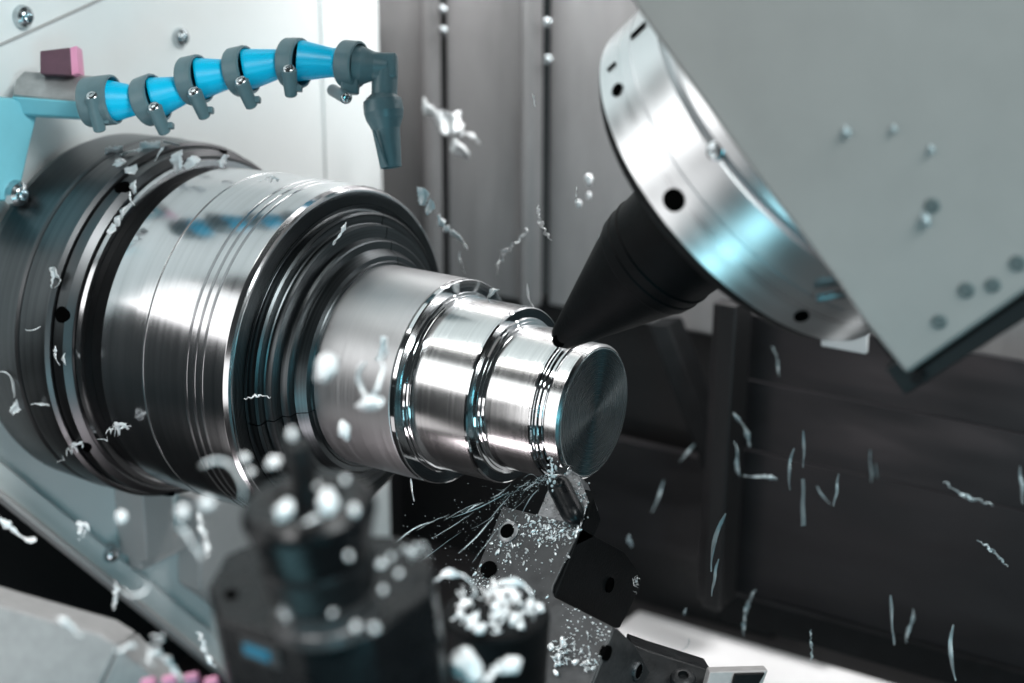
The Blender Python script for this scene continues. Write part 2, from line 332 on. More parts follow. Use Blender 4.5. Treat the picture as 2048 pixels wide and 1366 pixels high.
# near black sheet stands for the dark recess behind the workpiece
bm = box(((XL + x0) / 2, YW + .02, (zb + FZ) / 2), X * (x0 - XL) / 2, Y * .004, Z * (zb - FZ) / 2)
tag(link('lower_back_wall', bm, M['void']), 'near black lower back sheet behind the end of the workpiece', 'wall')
a, b = P(1330, 640, 1.16), P(1440, 930, 1.16)
bm = box((a + b) / 2, (b - a) / 2, Y * .01, RGT * .007)
tag(link('slanted_brace', bm, M['blackmat'], bevel=0.001), 'dark slanted brace in the recess left of the post', 'brace')
bm = box(V((cp(1340, 1000).x, YC + .05, (cp(1340, 960).z + cp(1340, 1175).z) / 2)), X * .10, Y * .004, Z * (cp(1340, 960).z - cp(1340, 1175).z) / 2)  # sheet added for the soft reflection in the recess
tag(link('recess_reflection', bm, M['darkwall']), 'dim sheet standing in for the soft reflection above the bright tray', 'sheet')
bm = box(wp(1690, 676, -.12), X * .014, Y * .002, Z * .007)  # pale plate added for a bright bit of the back wall
tag(link('bright_wall_patch', bm, M['tray'], bevel=0.0008), 'small pale plate added for the bright bit of back wall under the milling head drum', 'plate')

# ================================================================ CHUCK
t = thing('chuck', (-0.3, 0, H), 'large round lathe chuck with polished body and dark flanges', 'chuck')
ax_lathe('spindle_flange', [(0.333, 0), (0.333, .085), (0.322, .0965), (0.316, .0985), (0.288, .0995), (0.286, .0990)] + [(0.2858, .0985), (.2845, .0985), (.2842, .0992), (.266, .0992), (.2642, .0975), (.2640, .0900), (.262, 0)], M['plate'], t)
ax_lathe('adapter_ring', [(0.2638, 0), (0.2638, .0955), (.2630, .0962), (.2560, .0962), (.2530, .093), (.2525, .086), (.25, 0)], M['plate'], t)
ax_lathe('silver_ring', [(0.2523, 0.04), (0.2523, .0912), (.2515, .0916), (.2490, .0912), (.2485, .0885), (.2484, 0.04)], M['chuck'], t)
ax_lathe('neck', [(0.2484, 0.04), (0.2484, .084), (.2378, .084), (.2378, 0.04)], M['blackmat'], t)
body = [(0.2376, 0.04), (0.2376, .0875), (.2366, .0886), (.2155, .0888), (.2153, .0894), (.2072, .0894), (.2068, .0888), (.2062, .0888), (.2058, .0894)]
for s0 in (.1775, .1722, .1672):
    body += [(s0 + .0012, .0893), (s0 + .0007, .0882), (s0 - .0002, .0882), (s0 - .0006, .0893)]
body += [(.1540, .0891), (.1513, .0882), (.1505, .0872), (.1503, .0862)]
ax_lathe('body', body + [(.1502, .079), (.1502, .03)], M['chuck'], t, n=220)
rings = [(.1504, .079)]
r = .0862
pr = [(.152, .0863)]
for i in range(9):
    pr += [(.1500 - .00015 * i, r), (.1500 - .00015 * i, r - .0005), (.1505 - .00015 * i, r - .0007)]; r -= .0008
pr += [(.1495, .0775), (.1515, .077), (.1515, .03)]
ax_lathe('face_ring', pr, M['chuckface'], t, n=220)
# three pie jaws, stepped, with thin gaps
JP = [(.1530, .030), (.1530, .0765), (.1450, .0765), (.1440, .0755), (.1440, .0710), (.1435, .0705), (.1400, .0700), (.1396, .0640), (.1360, .0632), (.1355, .0625), (.1352, .0588), (.1346, .0584), (.1300, .0560), (.1296, .0535), (.1290, .0530), (.1288, .0517), (.1290, .030)]
for k in range(3):
    a0 = math.radians(100 + 120 * k + 0.25); a1 = math.radians(100 + 120 * (k + 1) - 0.25)
    j = ax_lathe('jaw', JP, M['chuckface'], t, n=70, a0=a0, a1=a1)
for ang in (118, 208, 28, 163, 253, 298, 343, 73):   # bolt holes round the flange face and rim
    a_ = math.radians(ang); dr = V((0, math.cos(a_), math.sin(a_)))
    hole('bolt_hole', V((-.2585, 0, H)) + dr * .0962, dr, .0042, t)

# ================================================================ WORKPIECE
t = thing('workpiece', (-0.13, 0, H), 'stepped bright steel shaft turned to shrinking diameters and held in the chuck', 'workpiece')
ax_lathe('rear_diameter', [(.15, 0), (.15, .0516), (.0832, .0516), (.0828, .0514), (.0826, .0505), (.0826, 0)], M['matte'], t)
ax_lathe('rear_step', [(.0825, 0), (.0825, .0512), (.0821, .0516), (.0800, .0516), (.0796, .0511), (.0794, .0455), (.0784, .0452), (.0783, .0440), (.0775, .0438), (.0773, .0430), (.0762, .0430), (.0762, 0)], M['land'], t)
ax_lathe('middle_diameter', [(.0761, .01), (.0761, .0430), (.0756, .0435), (.0452, .0435), (.0452, .01)], M['polish'], t)
ax_lathe('middle_step', [(.0451, 0), (.0451, .0435), (.0440, .0435), (.0433, .0428), (.0431, .0385), (.0422, .0380), (.0420, .0368), (.0410, .0366), (.0408, .0354), (.0396, .0352), (.0396, 0)], M['land'], t)
ax_lathe('front_diameter', [(.0395, .01), (.0395, .0350), (.0390, .0356), (.0148, .0356), (.0148, .01)], M['polish'], t)
ax_lathe('groove', [(.0147, .01), (.0147, .0356), (.0136, .0356), (.0130, .0350), (.0129, .0337), (.0118, .0337), (.0117, .0344), (.0110, .0344), (.0109, .0333), (.0090, .0333), (.0089, .0316), (.0082, .0316), (.0081, .0326), (.0080, .0327), (.0080, .01)], M['land'], t)
ax_lathe('end_land', [(.0079, .01), (.0079, .0326), (.0016, .0326), (.0004, .0315), (.0003, .0309), (.0003, .01)], M['polish'], t)
ax_lathe('end_face', [(.002, 0), (.002, .0305), (0.0001, .0308), (0, .0305), (-.0000, .0006), (-.0003, 0)], M['face'], t, smooth=60)

# ================================================================ MILLING HEAD
CB = 0.58; SB = math.sqrt(1 - CB * CB)
HA = (-RGT * 0.751 * SB - UP * 0.661 * SB + FWD * CB).normalized()       # spindle axis of the head, pointing at the work
TIP = P(1119, 680, 0.7817)
def hf(x): return TIP - HA * x                                           # x back from the tip
HN = -(FWD - HA * FWD.dot(HA)).normalized()                              # housing face normal
HS = HA.cross(HN).normalized()
t = thing('milling_head', hf(.2), 'grey milling head with bright drum and black nose aimed at the shaft', 'milling head')
XD = 0.1255; RD = 0.0814
HF = frame_of(TIP, -HA, HN)
def h_lathe(name, prof, m, n=160, parent=None, smooth=22): return link(name, lathe(bmesh.new(), HF, prof, n), m, parent or t, frame=HF, smooth=smooth)
h_lathe('nose_cone', [(0, 0), (0, .0045), (.0015, .0058), (.004, .0068), (.0605, .0255), (.0612, .0262), (.0665, .0272), (.0672, .0268), (.0720, .0276), (.0728, .0270), (.110, .030), (.110, 0)], M['blackmat'])
h_lathe('nose_collar', [(.108, 0), (.108, .040), (.110, .041), (XD - .002, .044), (XD - .002, 0)], M['blackmat'])
h_lathe('front_cap', [(XD - .006, 0), (XD - .006, RD * .93), (XD - .001, RD * .985), (XD - .0001, RD * .985), (XD - .0001, 0)], M['blackmat'])
dr = h_lathe('drum', [(XD, 0), (XD, RD - .0015), (XD + .0008, RD), (XD + .0186, RD), (XD + .0188, RD - .0006), (XD + .0192, RD - .0006), (XD + .0194, RD),
    (XD + .034, RD), (XD + .0365, RD - .004), (XD + .0375, RD - .004), (XD + .0385, RD + .0005), (XD + .10, RD + .0005), (XD + .10, 0)], M['drum'])
def on_drum(px, py, rr=RD):
    """point of the drum's side surface seen at that spot"""
    o = CAMP; r = (P(px, py, 1) - CAMP).normalized(); q = o - TIP; ax = -HA
    d1 = r - ax * r.dot(ax); q1 = q - ax * q.dot(ax); A = d1.dot(d1); B = 2 * d1.dot(q1); C_ = q1.dot(q1) - rr * rr
    disc = B * B - 4 * A * C_
    if disc < 0: return None, None
    s = (-B - math.sqrt(disc)) / (2 * A); p = o + r * s; n_ = (q1 + d1 * s).normalized(); return p, n_
for px, py, r, kind in ((1348, 400, .0045, 'hole'), (1430, 303, .0036, 'screw'), (1235, 180, .0028, 'hole'), (1603, 632, .003, 'hole')):
    p_, n_ = on_drum(px, py)
    if p_ is None: continue
    if kind == 'hole': hole('socket_hole', p_, n_, r, dr)
    else: screw(p_, n_, r, dr, recess=True, dome=0.2)
for px, py, ln in ((1241, 34, .006), (1277, 62, .004), (1224, 134, .0022)):
    p_, n_ = on_drum(px, py)
    if p_ is None: continue
    link('slot', box(p_, HA * ln, n_.cross(HA) * ln * .4, n_ * .0006), M['hole'], dr)
hole('tip_hole', TIP - HA * .0035 + HN * .0062, HN, .0030, t)
# housing: slab whose face is tangent to the drum
HP = hf(XD) + HN * (RD + .0010)
def hp(px, py, off=0.0): return PL(px, py, HP + HN * off, HN)
face = [hp(905, -500), hp(1258, 0), hp(1342, 119), hp(1505, 346), hp(1667, 558), hp(1722, 640), hp(1812, 752), hp(2048, 588), hp(2330, 392), hp(2330, -500)]
hs = link('housing', prism(face, -HN * .16), M['head'], t, bevel=0.0022, segs=3)
for px, py, r in ((1932, 580, .0030), (1985, 570, .0028), (2035, 526, .0030), (1878, 643, .0028), (1864, 411, .0028)):
    screw(hp(px, py, .0004), HN, r, hs, m='dimple', dome=0.12)
bm = prism([hp(1768, 738, -.004), hp(1810, 793, -.004), hp(2100, 608, -.004), hp(2400, 416, -.004), hp(2400, 350, -.004), hp(2050, 592, -.004), hp(1830, 745, -.004), hp(1800, 718, -.004)], -HN * .03)
link('wiper_seal', bm, M['void'], t, bevel=0.0008)
link('seal_screw', cyl(hp(1834, 757, -.0035), hp(1834, 757, -.001), .0022, n=16), M['blackmat'], t)
bm = prism([hp(1722, 636, -.006), hp(1732, 640, -.006), hp(1800, 730, -.006), hp(1780, 716, -.006)], -HN * .02)
link('edge_strip', bm, M['blackmat'], t)
a, b = P(1633, 598, .64), P(1700, 585, .64)
link('drip_rail', cyl(a, b, .0017, n=12), M['toolbright'], t)

# ================================================================ COOLANT HOSE
HD = 0.86; pxm = FPX / HD
t = thing('coolant_hose', P(150, 200, HD), 'jointed blue coolant hose with grey teal clamps and a downward nozzle', 'coolant hose')
def Ph(px, py, dd=0.0): return P(px, py, HD + dd)
def seg(p, q, prof, m, name, parent=t, n=48):
    p, q = V(p), V(q); fr = frame_of(p, q - p); L_ = (q - p).length
    return link(name, lathe(bmesh.new(), fr, [(x * L_, r / pxm) for x, r in prof], n), m, parent, frame=fr, smooth=30)
# joints: centre of the clamp ring, centre where the segment narrows
segs = [((216, 203), (292, 200), 43, 27), ((306, 197), (380, 176), 42, 27), ((396, 158), (468, 146), 42, 29), ((490, 140), (575, 124), 42, 28), ((598, 121), (694, 127), 42, 29)]
for i, (p, q, r0, r1) in enumerate(segs):
    last = i == len(segs) - 1
    pr = [(0, 0), (0, r0 * .97), (.05, r0), (.86, r1), (1.0, r1 + 1), (1.0, 0)] if not last else [(0, 0), (0, r0), (.7, r1), (.78, r1 + 1), (.93, 34), (1.0, 35), (1.0, 0)]
    seg(Ph(*p), Ph(*q), pr, M['blue'], 'hose_segment')
clamps = [((200, 202), (18, -2), 50, 30, (193, 232), 1), ((300, 200), (14, -5), 50, 17, (318, 236), 1), ((388, 160), (14, -3), 49, 17, (398, 205), 1), ((482, 142), (14, -3), 49, 17, (492, 184), 1), ((588, 126), (14, 0), 50, 17, (583, 160), 1), ((702, 128), (14, 1), 47, 17, (690, 190), 0)]
for c, dv, rr, hw, boss, face_up in clamps:
    cx, cy = c; dx, dy = dv; ln = math.hypot(dx, dy); dx /= ln; dy /= ln
    p, q = Ph(cx - dx * hw, cy - dy * hw, .0012), Ph(cx + dx * hw, cy + dy * hw, -.0022)
    fr = frame_of(p, q - p); L_ = (q - p).length; R_ = rr / pxm
    ring = link('clamp_ring', lathe(bmesh.new(), fr, [(0, 0), (0, R_ * .80), (L_ * .04, R_ * .96), (L_ * .12, R_), (L_ * .92, R_), (L_, R_ * .97), (L_, R_ * .89), (L_ * .4, R_ * .87), (L_ * .35, 0)], 48), M['teal'], t, frame=fr, smooth=30)
    bx, by = boss; axis_ = (-RGT * .0 + UP * 1.0)
    if face_up:
        top = Ph(bx - 8 - 2, by - 22, -.0125); bot = Ph(bx + 12, by + 30, -.004)
        if c[0] > 550: top = Ph(578, 138, -.0125); bot = Ph(582, 192, -.005)
        if c[0] < 220: top = Ph(185, 192, -.0125); bot = Ph(200, 262, -.004)
        b_ = link('clamp_boss', cyl(top, bot, 15.5 / pxm, 12.5 / pxm, 28, .0006), M['teal'], ring, smooth=30)
        screw(top + (top - bot).normalized() * .0002 - FWD * .0012, ((top - bot).normalized() - FWD * .9).normalized(), 11.5 / pxm, ring, dome=0.25)
        link('clamp_lug', box(top * .3 + bot * .7 + RGT * .0030 + FWD * .002, RGT * .0026, UP * .0016, FWD * .0030), M['teal'], ring, bevel=0.0006)
    else:
        top = Ph(693, 196, -.012); bot = Ph(665, 180, .012)
        link('clamp_boss', cyl(top, bot, 12.5 / pxm, 12.5 / pxm, 28, .0008), M['teal'], ring, smooth=30)
        link('clamp_lug', box(Ph(700, 172, -.002), RGT * .0045, UP * .0042, FWD * .004), M['teal'], ring, bevel=0.0012)
        screw(top, (top - bot).normalized(), 10.5 / pxm, ring, dome=0.3)
# elbow and nozzle
seg(Ph(706, 130), Ph(775, 134), [(0, 0), (0, 40), (.25, 39), (.62, 29), (1, 26), (1, 0)], M['teal'], 'elbow_cone')
link('elbow_box', box(Ph(769, 134), RGT * 26 / pxm, UP * 26 / pxm, FWD * 24 / pxm), M['teal'], t, bevel=0.0018, segs=4)
seg(Ph(770, 140), Ph(768, 205), [(0, 0), (0, 26), (.75, 26), (.9, 36), (1, 37), (1, 0)], M['teal'], 'elbow_outlet')
nz = seg(Ph(764, 196), Ph(782, 335), [(0, 0), (0, 33), (.03, 38), (.07, 39.5), (.20, 40), (.30, 37), (.45, 28), (1.0, 21.5), (1.0, 18), (.9, 17), (.9, 0)], M['teal'], 'nozzle')
link('nozzle_rib', tube([Ph(745 + 3, 262, -.0078), Ph(772, 330, -.0062)], .0007, n=8), M['teal'], nz)

# bracket arm the hose hangs from
t = thing('hose_bracket', P(60, 240, .90), 'worn grey bar on a cyan arm carrying the blue hose', 'bracket')
BD = .885
def Pb(px, py, d=0.0): return P(px, py, BD + d)
top = [Pb(24, 188), Pb(30, 160), Pb(44, 143, .012), Pb(165, 150, .012), Pb(185, 203, -.002), Pb(165, 203, -.008)]
link('bar_top', prism([Pb(24, 190), Pb(32, 158, .006), Pb(48, 142, .010), Pb(200, 152, .010), Pb(200, 207, -.004)], FWD * .012 - UP * .004), M['bar'], t, bevel=0.001)
link('bar_underside', prism([Pb(22, 192, -.0005), Pb(160, 203, -.004), Pb(200, 207, -.004), Pb(200, 236, .004), Pb(168, 236, .004), Pb(48, 229, .004), Pb(30, 215, .002)], FWD * .010), M['cyanp'], t, bevel=0.001)
link('arm', prism([pp(26, 196, .02), pp(76, 226, .02), pp(58, 300, .02), pp(36, 402, .02), pp(-90, 402, .02), pp(-90, 196, .02)], -X * .016), M['cyanp'], t, bevel=0.001)
t = thing('pink_block', P(118, 145, .9), 'small pink and plum block standing on the grey hose bracket', 'block')
link('front_face', prism([Pb(80, 102), Pb(139, 95), Pb(142, 150), Pb(80, 147)], FWD * .012), M['plum'], t, bevel=0.0004)
link('side_face', prism([Pb(140, 95), Pb(153, 91, .004), Pb(158, 146, .004), Pb(143, 150)], FWD * .012), M['pink'], t, bevel=0.0004)

# ================================================================ TOOL BLOCK IN FOCUS
TN = V((0, -.755, .656)); TV = V((0, -.656, -.755))
T0 = P(1085, 1030, .785)
def tp(px, py, off=0.0): return PL(px, py, T0 + TN * off, TN)
t = thing('tool_block', tp(1080, 1150), 'dark ground tool block sprinkled with fine chips below the shaft', 'tool block')
A_, B_, F_, G_ = tp(1005, 1012), tp(1163, 1052), tp(1106, 1178), tp(1226, 1254)
fil = [tp(1106, 1172), tp(1104, 1184), tp(1108, 1194), tp(1118, 1199)]
plate = [A_, B_] + fil + [G_, tp(1150, 1450), tp(830, 1440)]
link('plate', prism(plate, -TN * .0015), M['tool'], t, bevel=0.0005, segs=3)
XB = B_.x
def xp(px, py, off=0.0): return PL(px, py, (XB + off, 0, 0), X)
XB -= .0006
side = [xp(1164, 1056), xp(1180, 1066), xp(1250, 1104), xp(1283, 1150), xp(1281, 1176), xp(1240, 1256), xp(1195, 1262), xp(1090, 1215)]
def under(p, k=.0018):
    e = (p - T0).dot(TN) + k
    return p - TN * e if e > 0 else p
link('body', prism([under(p) for p in side], (-0.035, 0, 0)), M['blackmat'], t, bevel=0.0005)
hole('side_hole', xp(1219, 1170, .0002), X, .0036, t, ring=None)
XB2 = G_.x + .0002
side2 = [PL(x, y, (XB2 - .0003, 0, 0), X) for x, y in ((1223, 1254), (1237, 1258), (1272, 1292), (1318, 1372), (1330, 1460), (1140, 1460))]
link('lower_body', prism([under(p) for p in side2], (-0.03, 0, 0)), M['tool'], t, bevel=0.0008)
for px, py in ((1214, 1306), (1275, 1342)): hole('side_hole', PL(px, py, (XB2 + .0002, 0, 0), X), X, .0034, t, ring=1.25 if px > 1250 else None)
hole('bolt_hole', tp(1016, 1063, .0002), TN, .0036, t, ring=1.45)
hole('bolt_hole', tp(978, 1139, .0002), TN, .0040, t)
# second dark block and insert at the bottom edge
t4 = thing('lower_tool_block', P(1350, 1366, .76), 'black tool block with a wet socket screw at the bottom edge', 'tool block')
def q4(px, py, d=.765): return P(px, py, d)
link('body', prism([q4(1262, 1288, .79), q4(1300, 1302, .79), q4(1424, 1341, .79), q4(1395, 1470), q4(1240, 1470)], FWD * .03), M['black'], t4, bevel=0.0008)
screw(q4(1366, 1358, .776), (UP * .8 - FWD * .6), .006, t4, m='black')
link('insert_seat', prism([q4(1420, 1344), q4(1536, 1341), q4(1505, 1420), q4(1400, 1420)], FWD * .012), M['cast'], t4, bevel=0.0005)
link('insert', prism([q4(1470, 1349, .762), q4(1530, 1347, .762), q4(1502, 1395, .762), q4(1462, 1380, .762)], FWD * .004), M['blackmat'], t4, bevel=0.0004)

# cutting tool
t = thing('cutting_tool', P(1140, 1000, .79), 'dark turning tool with an oval clamp cutting the shaft end', 'cutting tool')
def kp(px, py, off=0.0): return PL(px, py, T0 + TN * (-.0019 + off), TN)
sh = [kp(1098, 972), kp(1118, 940), kp(1132, 934), kp(1156, 948), kp(1177, 1002), kp(1160, 1058), kp(1150, 1075), kp(1060, 1055), kp(1074, 1030)]
link('shank', prism(sh, -TN * .012), M['toolbright'], t, bevel=0.0005)
sd = [xp(1156, 950), xp(1175, 985), xp(1201, 1040), xp(1188, 1072), xp(1150, 1090), xp(1158, 1052), xp(1178, 1003)]
link('shank_side', prism([under(p, .0024) for p in sd], (-0.012, 0, 0)), M['blackmat'], t, bevel=0.0004)
a, b = kp(1119, 974, .0046), kp(1142, 1020, .0050)
ins = [kp(1106, 950, .0014), kp(1118, 933, .0014), kp(1140, 930, .0014), kp(1130, 948, .0014)]
link('insert', prism(ins, -TN * .0022), M['land'], t, bevel=0.0002)
ca = (b - a); La = ca.length; Rc = .0055
CFR = frame_of(a, ca, TN)
cp_ = [(-Rc * math.cos(q * math.pi / 16), Rc * math.sin(q * math.pi / 16)) for q in range(9)] + [(La + Rc * 1.5 * math.sin(q * math.pi / 16), Rc * math.cos(q * math.pi / 16)) for q in range(9)]
cl = link('clamp', lathe(bmesh.new(), CFR, cp_, 36), M['post'], t, frame=CFR, smooth=60)
screw(kp(1115, 966, .0096), TN * .8 - FWD * .6 + UP * .1, .0032, cl, m='post', dome=.4)

# spray of strands at the cut
sp = bmesh.new(); r_ = random.Random(3)
for i in range(30):
    a0 = P(1095 + r_.uniform(-14, 8), 958 + r_.uniform(-6, 8), .775 + r_.uniform(-.01, .01))
    ang = math.radians(r_.uniform(150, 236) if i % 3 else r_.uniform(190, 215)); u0 = r_.uniform(.05, .8) ** 1.2; L0 = r_.uniform(120, 400); l = r_.uniform(.08, .5)
    cx, cy = math.cos(ang), -math.sin(ang)
    if ang < math.radians(185): L0 *= .35
    pts = []
    for k in range(7):
        uu = u0 + l * k / 6; x = 1092 + cx * L0 * uu; y = 960 + cy * L0 * uu + 60 * uu * uu
        pts.append(P(x + r_.uniform(-.6, .6), y + r_.uniform(-.6, .6) - 7 * math.sin(math.pi * k / 6) * ((i % 4) - 1.5) / 1.5, .775 + .03 * uu * ((i % 5) - 2) / 2))
    w_ = r_.choice((.00004, .00006, .00008, .00017))
    tube(pts, lambda u, w_=w_: w_ * (.35 + math.sin(math.pi * u)), sp, 5)
tag(link('chip_spray', sp, M['chipdim'], origin=P(1000, 1000, .775)), 'fan of fine strands thrown off at the cutting edge', 'chip spray', kind='stuff')
sp = bmesh.new()
for i in range(46):
    p = P(1103 + r_.gauss(0, 6), 945 + r_.gauss(0, 14), .772 + r_.uniform(-.004, .002)); rr = r_.uniform(.0002, .0007)
    bmesh.ops.create_icosphere(sp, subdivisions=1, radius=rr, matrix=Matrix.Translation(p) @ Matrix.Diagonal((1, r_.uniform(.5, 1.5), r_.uniform(.5, 1.8), 1)))
for i in range(420):
    uu = r_.random() ** 1.6; ang = math.radians(r_.gauss(213, 13)); x = 1096 + math.cos(ang) * 300 * uu + r_.gauss(0, 3); y = 952 - math.sin(ang) * 300 * uu + 50 * uu * uu + r_.gauss(0, 3)
    bmesh.ops.create_icosphere(sp, subdivisions=1, radius=r_.uniform(.00006, .00022), matrix=Matrix.Translation(P(x, y, .775 + r_.gauss(0, .012))))
tag(link('coolant_splash', sp, M['water'], origin=P(1103, 950, .772)), 'pale splash of coolant drops where insert meets shaft', 'coolant', kind='stuff')

# ================================================================ FOREGROUND TOOL POST (blurred)
FD = .50
def fp(px, py, d=FD): return P(px, py, d)
k_ = FD / FPX
t = thing('driven_tool', fp(630, 1200), 'large blurred dark driven tool holder standing in the foreground', 'tool holder')
FA = (UP * .92 - FWD * .40 - RGT * .10).normalized()
c0 = fp(616, 1012)
FF = frame_of(c0, -FA, RGT)
def f_lathe(name, prof, m, par=t, n=64): return link(name, lathe(bmesh.new(), FF, [(x * k_, r * k_) for x, r in prof], n), m, par, frame=FF, smooth=30)
f_lathe('collet_nut', [(-4, 0), (-4, 60), (-14, 70), (-18, 100), (-14, 122), (-2, 134), (16, 136), (60, 124), (110, 112), (115, 0)], M['post'])
f_lathe('nut_skirt', [(110, 0), (110, 114), (122, 117), (190, 110), (205, 98), (205, 0)], M['black'])
f_lathe('spindle_ring', [(200, 0), (200, 92), (206, 104), (238, 106), (244, 112), (268, 116), (275, 0)], M['tool'])
f_lathe('shaft', [(-150, 0), (-150, 14), (-140, 26), (-60, 27), (30, 32), (30, 0)], M['black'])
c1 = c0 - FA * 262 * k_
def fb(px, py): return PL(px, py, c1, FA)
body = [fb(415, 1172), fb(450, 1108), fb(560, 1060), fb(790, 1070), fb(868, 1128), fb(866, 1190), fb(748, 1268), fb(610, 1300), fb(432, 1236)]
link('base_body', prism(body, -FA * .05), M['post'], t, bevel=0.0015)
hole('bolt_hole', fb(462, 1190) + FA * .0002, FA, .0022, t)
side_n = (fb(610, 1300) - fb(432, 1236)).cross(FA).normalized()
if side_n.dot(FWD) > 0: side_n = -side_n
pc = (fb(610, 1300) + fb(432, 1236)) / 2 - FA * .0062 + side_n * .0008
du = (fb(610, 1300) - fb(432, 1236)).normalized()
link('label_plate', box(pc, du * .0078, FA * .0036, side_n * .0004), M['tool'], t)
link('blue_label', box(pc + side_n * .0007 - du * .001, du * .0052, FA * .0016, side_n * .0004), M['label'], t)

# black cap between tool post and tool block
t = thing('black_cap', P(992, 1300, .62), 'black round cap heaped with bright chips beside the tool block', 'cap')
CA = (UP * .92 - FWD * .36).normalized(); ck = .62 / FPX; CFm = frame_of(P(992, 1222, .62), -CA, RGT)
link('cap_body', lathe(bmesh.new(), CFm, [(0, 0), (0, 92 * ck), (3 * ck, 104 * ck), (12 * ck, 108 * ck), (100 * ck, 104 * ck), (220 * ck, 100 * ck), (220 * ck, 0)], 64), M['blackmat'], t, frame=CFm)

# cast housing bottom left
t = thing('cast_housing', P(100, 1366, .52), 'rough grey cast housing with a slanted corner at the lower left', 'housing')
def lp(px, py, d=.62): return P(px, py, d)
link('top_face', prism([lp(-60, 1192), lp(0, 1210), lp(196, 1266), lp(238, 1292), lp(186, 1400), lp(-60, 1400)], FWD * .03), M['cast'], t, bevel=0.0012)
link('corner_face', prism([lp(240, 1293), lp(262, 1318, .625), lp(345, 1385, .63), lp(340, 1440, .63), lp(190, 1400)], FWD * .03), M['cast'], t, bevel=0.0008)
t = thing('pink_conduit', P(360, 1366, .5), 'bright pink ribbed conduit peeking in at the bottom left edge', 'conduit')
for i, (px, py) in enumerate(((298, 1362), (340, 1356), (384, 1352), (424, 1360))):
    link('rib', cyl(P(px - 14, py + 8, .6), P(px + 14, py + 2, .6), 12 * .6 / FPX, n=24, ch=.0005), M['pink'], t)

# ================================================================ CHIPS
def ribbon(path, wfn, th=.00012, twist=0.0, ref=None):
    bm = bmesh.new(); rows = []; pts = [V(p) for p in path]; n = len(pts)
    for i, p in enumerate(pts):
        tt = (pts[min(i + 1, n - 1)] - pts[max(i - 1, 0)]).normalized(); rf = (ref or V((.3, .9, .2)))
        a = (rf - tt * rf.dot(tt)).normalized(); a = Quaternion(tt, twist * i / (n - 1)) @ a; b = tt.cross(a); w_ = wfn(i / (n - 1))
        rows.append([bm.verts.new(p + a * w_ + b * th), bm.verts.new(p + b * (th + w_ * .25)), bm.verts.new(p - a * w_ + b * th), bm.verts.new(p - a * w_ - b * th), bm.verts.new(p + b * (w_ * .25 - th)), bm.verts.new(p + a * w_ - b * th)])
    for A, B in zip(rows, rows[1:]):
        for i in range(6): bm.faces.new((A[i], A[(i + 1) % 6], B[(i + 1) % 6], B[i]))
    bm.faces.new(rows[0]); bm.faces.new(rows[-1][::-1]); return bm
